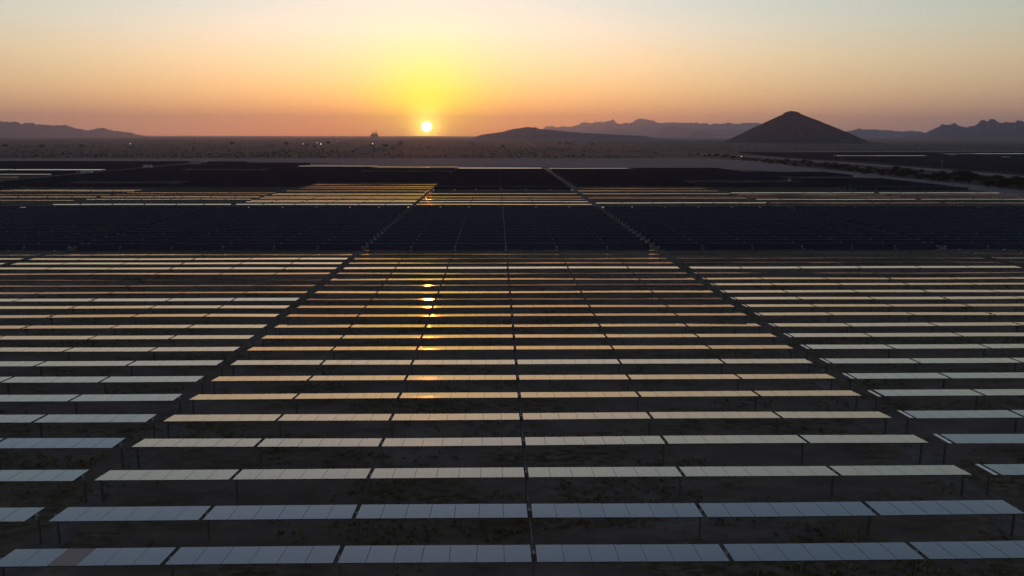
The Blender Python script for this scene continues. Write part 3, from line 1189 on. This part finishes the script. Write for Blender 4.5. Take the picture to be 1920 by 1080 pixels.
house(243, 274.6, 9, 6, 3.0, 'small pale hut on the plain below the left mountains', wall=MWALL2, flat=True)
house(113, 275.3, 16, 7, 2.6, 'low grey shed left of the pale hut on the plain', flat=True)
house(510, 275.5, 14, 7, 2.6, 'low house left of the two bright yard lights', wall=MWALL2)
house(576, 272.5, 9, 7, 3, 'small house behind the left yard light')
house(636, 269.0, 10, 8, 3.5, 'pale house right of the tall dark tree', wall=MWALL2)
house(650, 270.5, 9, 7, 4.0, 'boxy pale house next to the road lights', wall=MWALL2, flat=True)
house(712, 277.8, 27, 6, 2.4, 'long low white wall-like shed left of the sun', wall=MWALL2, flat=True)
house(698, 273.5, 9, 7, 3.2, 'small house with a bright lamp above the long white shed')
house(751, 271, 12, 8, 3.5, 'gabled farmhouse below and left of the sun')
house(883, 269.5, 15, 8, 3, 'low pale house right of the sun', wall=MWALL2)
house(1030, 277.5, 14, 8, 2.6, 'pale flat building just right of the diagonal road', wall=MWALL2, flat=True)
house(1065, 270.5, 17, 9, 3.6, 'long house left of the pair of lights right of the road', wall=MWALL)
house(1080, 269.0, 13, 9, 4.2, 'two-light farmhouse right of the diagonal road', wall=MWALL2)
house(1094, 268.5, 9, 8, 3.6, 'small house at the right end of the lit cluster', wall=MWALL2)


def lamp(px, py, hgt, size, label):
    p = ground(px, py + 0.8)
    r = bpy.data.objects.new('yard_lamp', None)
    COL.objects.link(r)
    r.location = (p.x, p.y, -0.3)
    tag(r, label, 'lamp', 'yard lamps on the plain')
    mb = MB_()
    mb.tube((0, 0, 0), (0, 0, hgt), 0.12, MP, 8, 0.07)
    mb.tube((0, 0, hgt), (0, -1.2, hgt + 0.2), 0.05, MP, 6)
    mb.build('pole', r)
    mb = MB_()
    mb.tube((0, -1.2, hgt - 0.25 * size), (0, -1.2, hgt + 0.25 * size), 0.45 * size, MLAMP, 10, 0.2 * size)
    mb.build('lamp_head', r)


lamp(602, 274, 5, 1.5, 'brightest yard lamp, in front of the dark tree left of the sun')
lamp(595, 271, 5, 1.1, 'yard lamp just behind the brightest one')
lamp(569, 273.5, 5, 1.0, 'dim yard lamp left of the brightest pair')
lamp(699, 273.3, 5, 1.4, 'bright lamp above the left end of the long white shed')
lamp(634, 268.5, 5, 0.9, 'faint lamp by the pale house')
lamp(245, 273.5, 5, 1.0, 'single lamp by the pale hut far left')
lamp(1086, 268.3, 5, 1.0, 'left lamp of the pair right of the road')
lamp(1095, 268.3, 5, 1.0, 'right lamp of the pair right of the road')
lamp(1389, 297.0, 2.5, 0.6, 'small white lamp at the near end of the wash')


def pole(px, py, h, label):
    p = ground(px, py)
    r = bpy.data.objects.new('utility_pole', None)
    COL.objects.link(r)
    r.location = (p.x, p.y, 0)
    tag(r, label, 'pole', 'utility poles along the wash')
    mb = MB_()
    mb.tube((0, 0, -0.2), (0, 0, h), 0.16, MS, 8, 0.10)
    mb.build('shaft', r)
    mb = MB_()
    mb.box(-0.9, -0.06, h - 0.7, 0.9, 0.06, h - 0.55, MS)
    mb.build('crossarm', r)


pole(1562, 315.5, 8.5, 'slim grey utility pole by the wash right of the cone hill')
pole(1765, 318.5, 6.0, 'faint grey utility pole at the edge of the second field')


def plant():
    D = 6500
    p = at(702, 254, D)
    sc = D / F_PX
    r = bpy.data.objects.new('industrial_plant', None)
    COL.objects.link(r)
    r.location = (p.x, p.y, -3)
    tag(r, 'dark stepped industrial plant silhouetted on the horizon left of the sun', 'factory')
    base = CAM.z + 3
    mb = MB_()
    mb.box(-6.5 * sc, -20, 0, 6.5 * sc, 20, base + 0.8 * sc, MSTACK)
    mb.box(-5 * sc, -14, base + 0.8 * sc + .01, 5 * sc, 14, base + 1.8 * sc, MSTACK)
    mb.build('hall', r)
    for x0, x1, h, nm in ((-4.6, -3.5, 3.6, 'silo'), (-2.9, -1.9, 6.0, 'silo'), (-1.5, -0.5, 4.2, 'silo'), (0.0, 1.1, 6.6, 'tower'), (1.5, 2.3, 4.2, 'silo'), (2.7, 3.6, 9.6, 'tower'), (3.9, 4.8, 4.4, 'silo')):
        mb = MB_()
        if nm == 'silo':
            c = (x0 + x1) / 2 * sc
            mb.tube((c, -3, base + 1.8 * sc + .02), (c, -3, base + (h - 0.4) * sc), (x1 - x0) / 2 * sc, MSTACK, 12)
            mb.tube((c, -3, base + (h - 0.4) * sc), (c, -3, base + h * sc), (x1 - x0) / 2 * sc, MSTACK, 12, 0.4)
        else:
            mb.box(x0 * sc, -2, base + 1.8 * sc + .02, x1 * sc, 3, base + (h - 0.8) * sc, MSTACK)
            mb.box(x0 * sc + 1.2, -1, base + (h - 0.8) * sc + .01, x1 * sc - 1.2, 2, base + h * sc, MSTACK)
        mb.build(nm, r)


plant()

# ------------------------------------------------------------------ haze
hm = bpy.data.materials.new('haze')
hm.use_nodes = True
t = hm.node_tree
t.nodes.clear()
pv = N(t, 'ShaderNodeVolumePrincipled')
pv.inputs['Color'].default_value = (0.58, 0.71, 0.92, 1)
pv.inputs['Density'].default_value = 7.5e-5
pv.inputs['Anisotropy'].default_value = 0.5
pv.inputs['Density Attribute'].default_value = ''
out = N(t, 'ShaderNodeOutputMaterial')
t.links.new(pv.outputs[0], out.inputs['Volume'])
mb = MB_()
mb.box(-19800, -1500, -40, 19800, 19800, 460, hm)
tag(mb.build('haze'), 'thin dusk haze lying over the whole plain', 'haze', kind='stuff')
print('rows', len(NAMED), 'rest', len(REST), 'objects', len(bpy.data.objects))
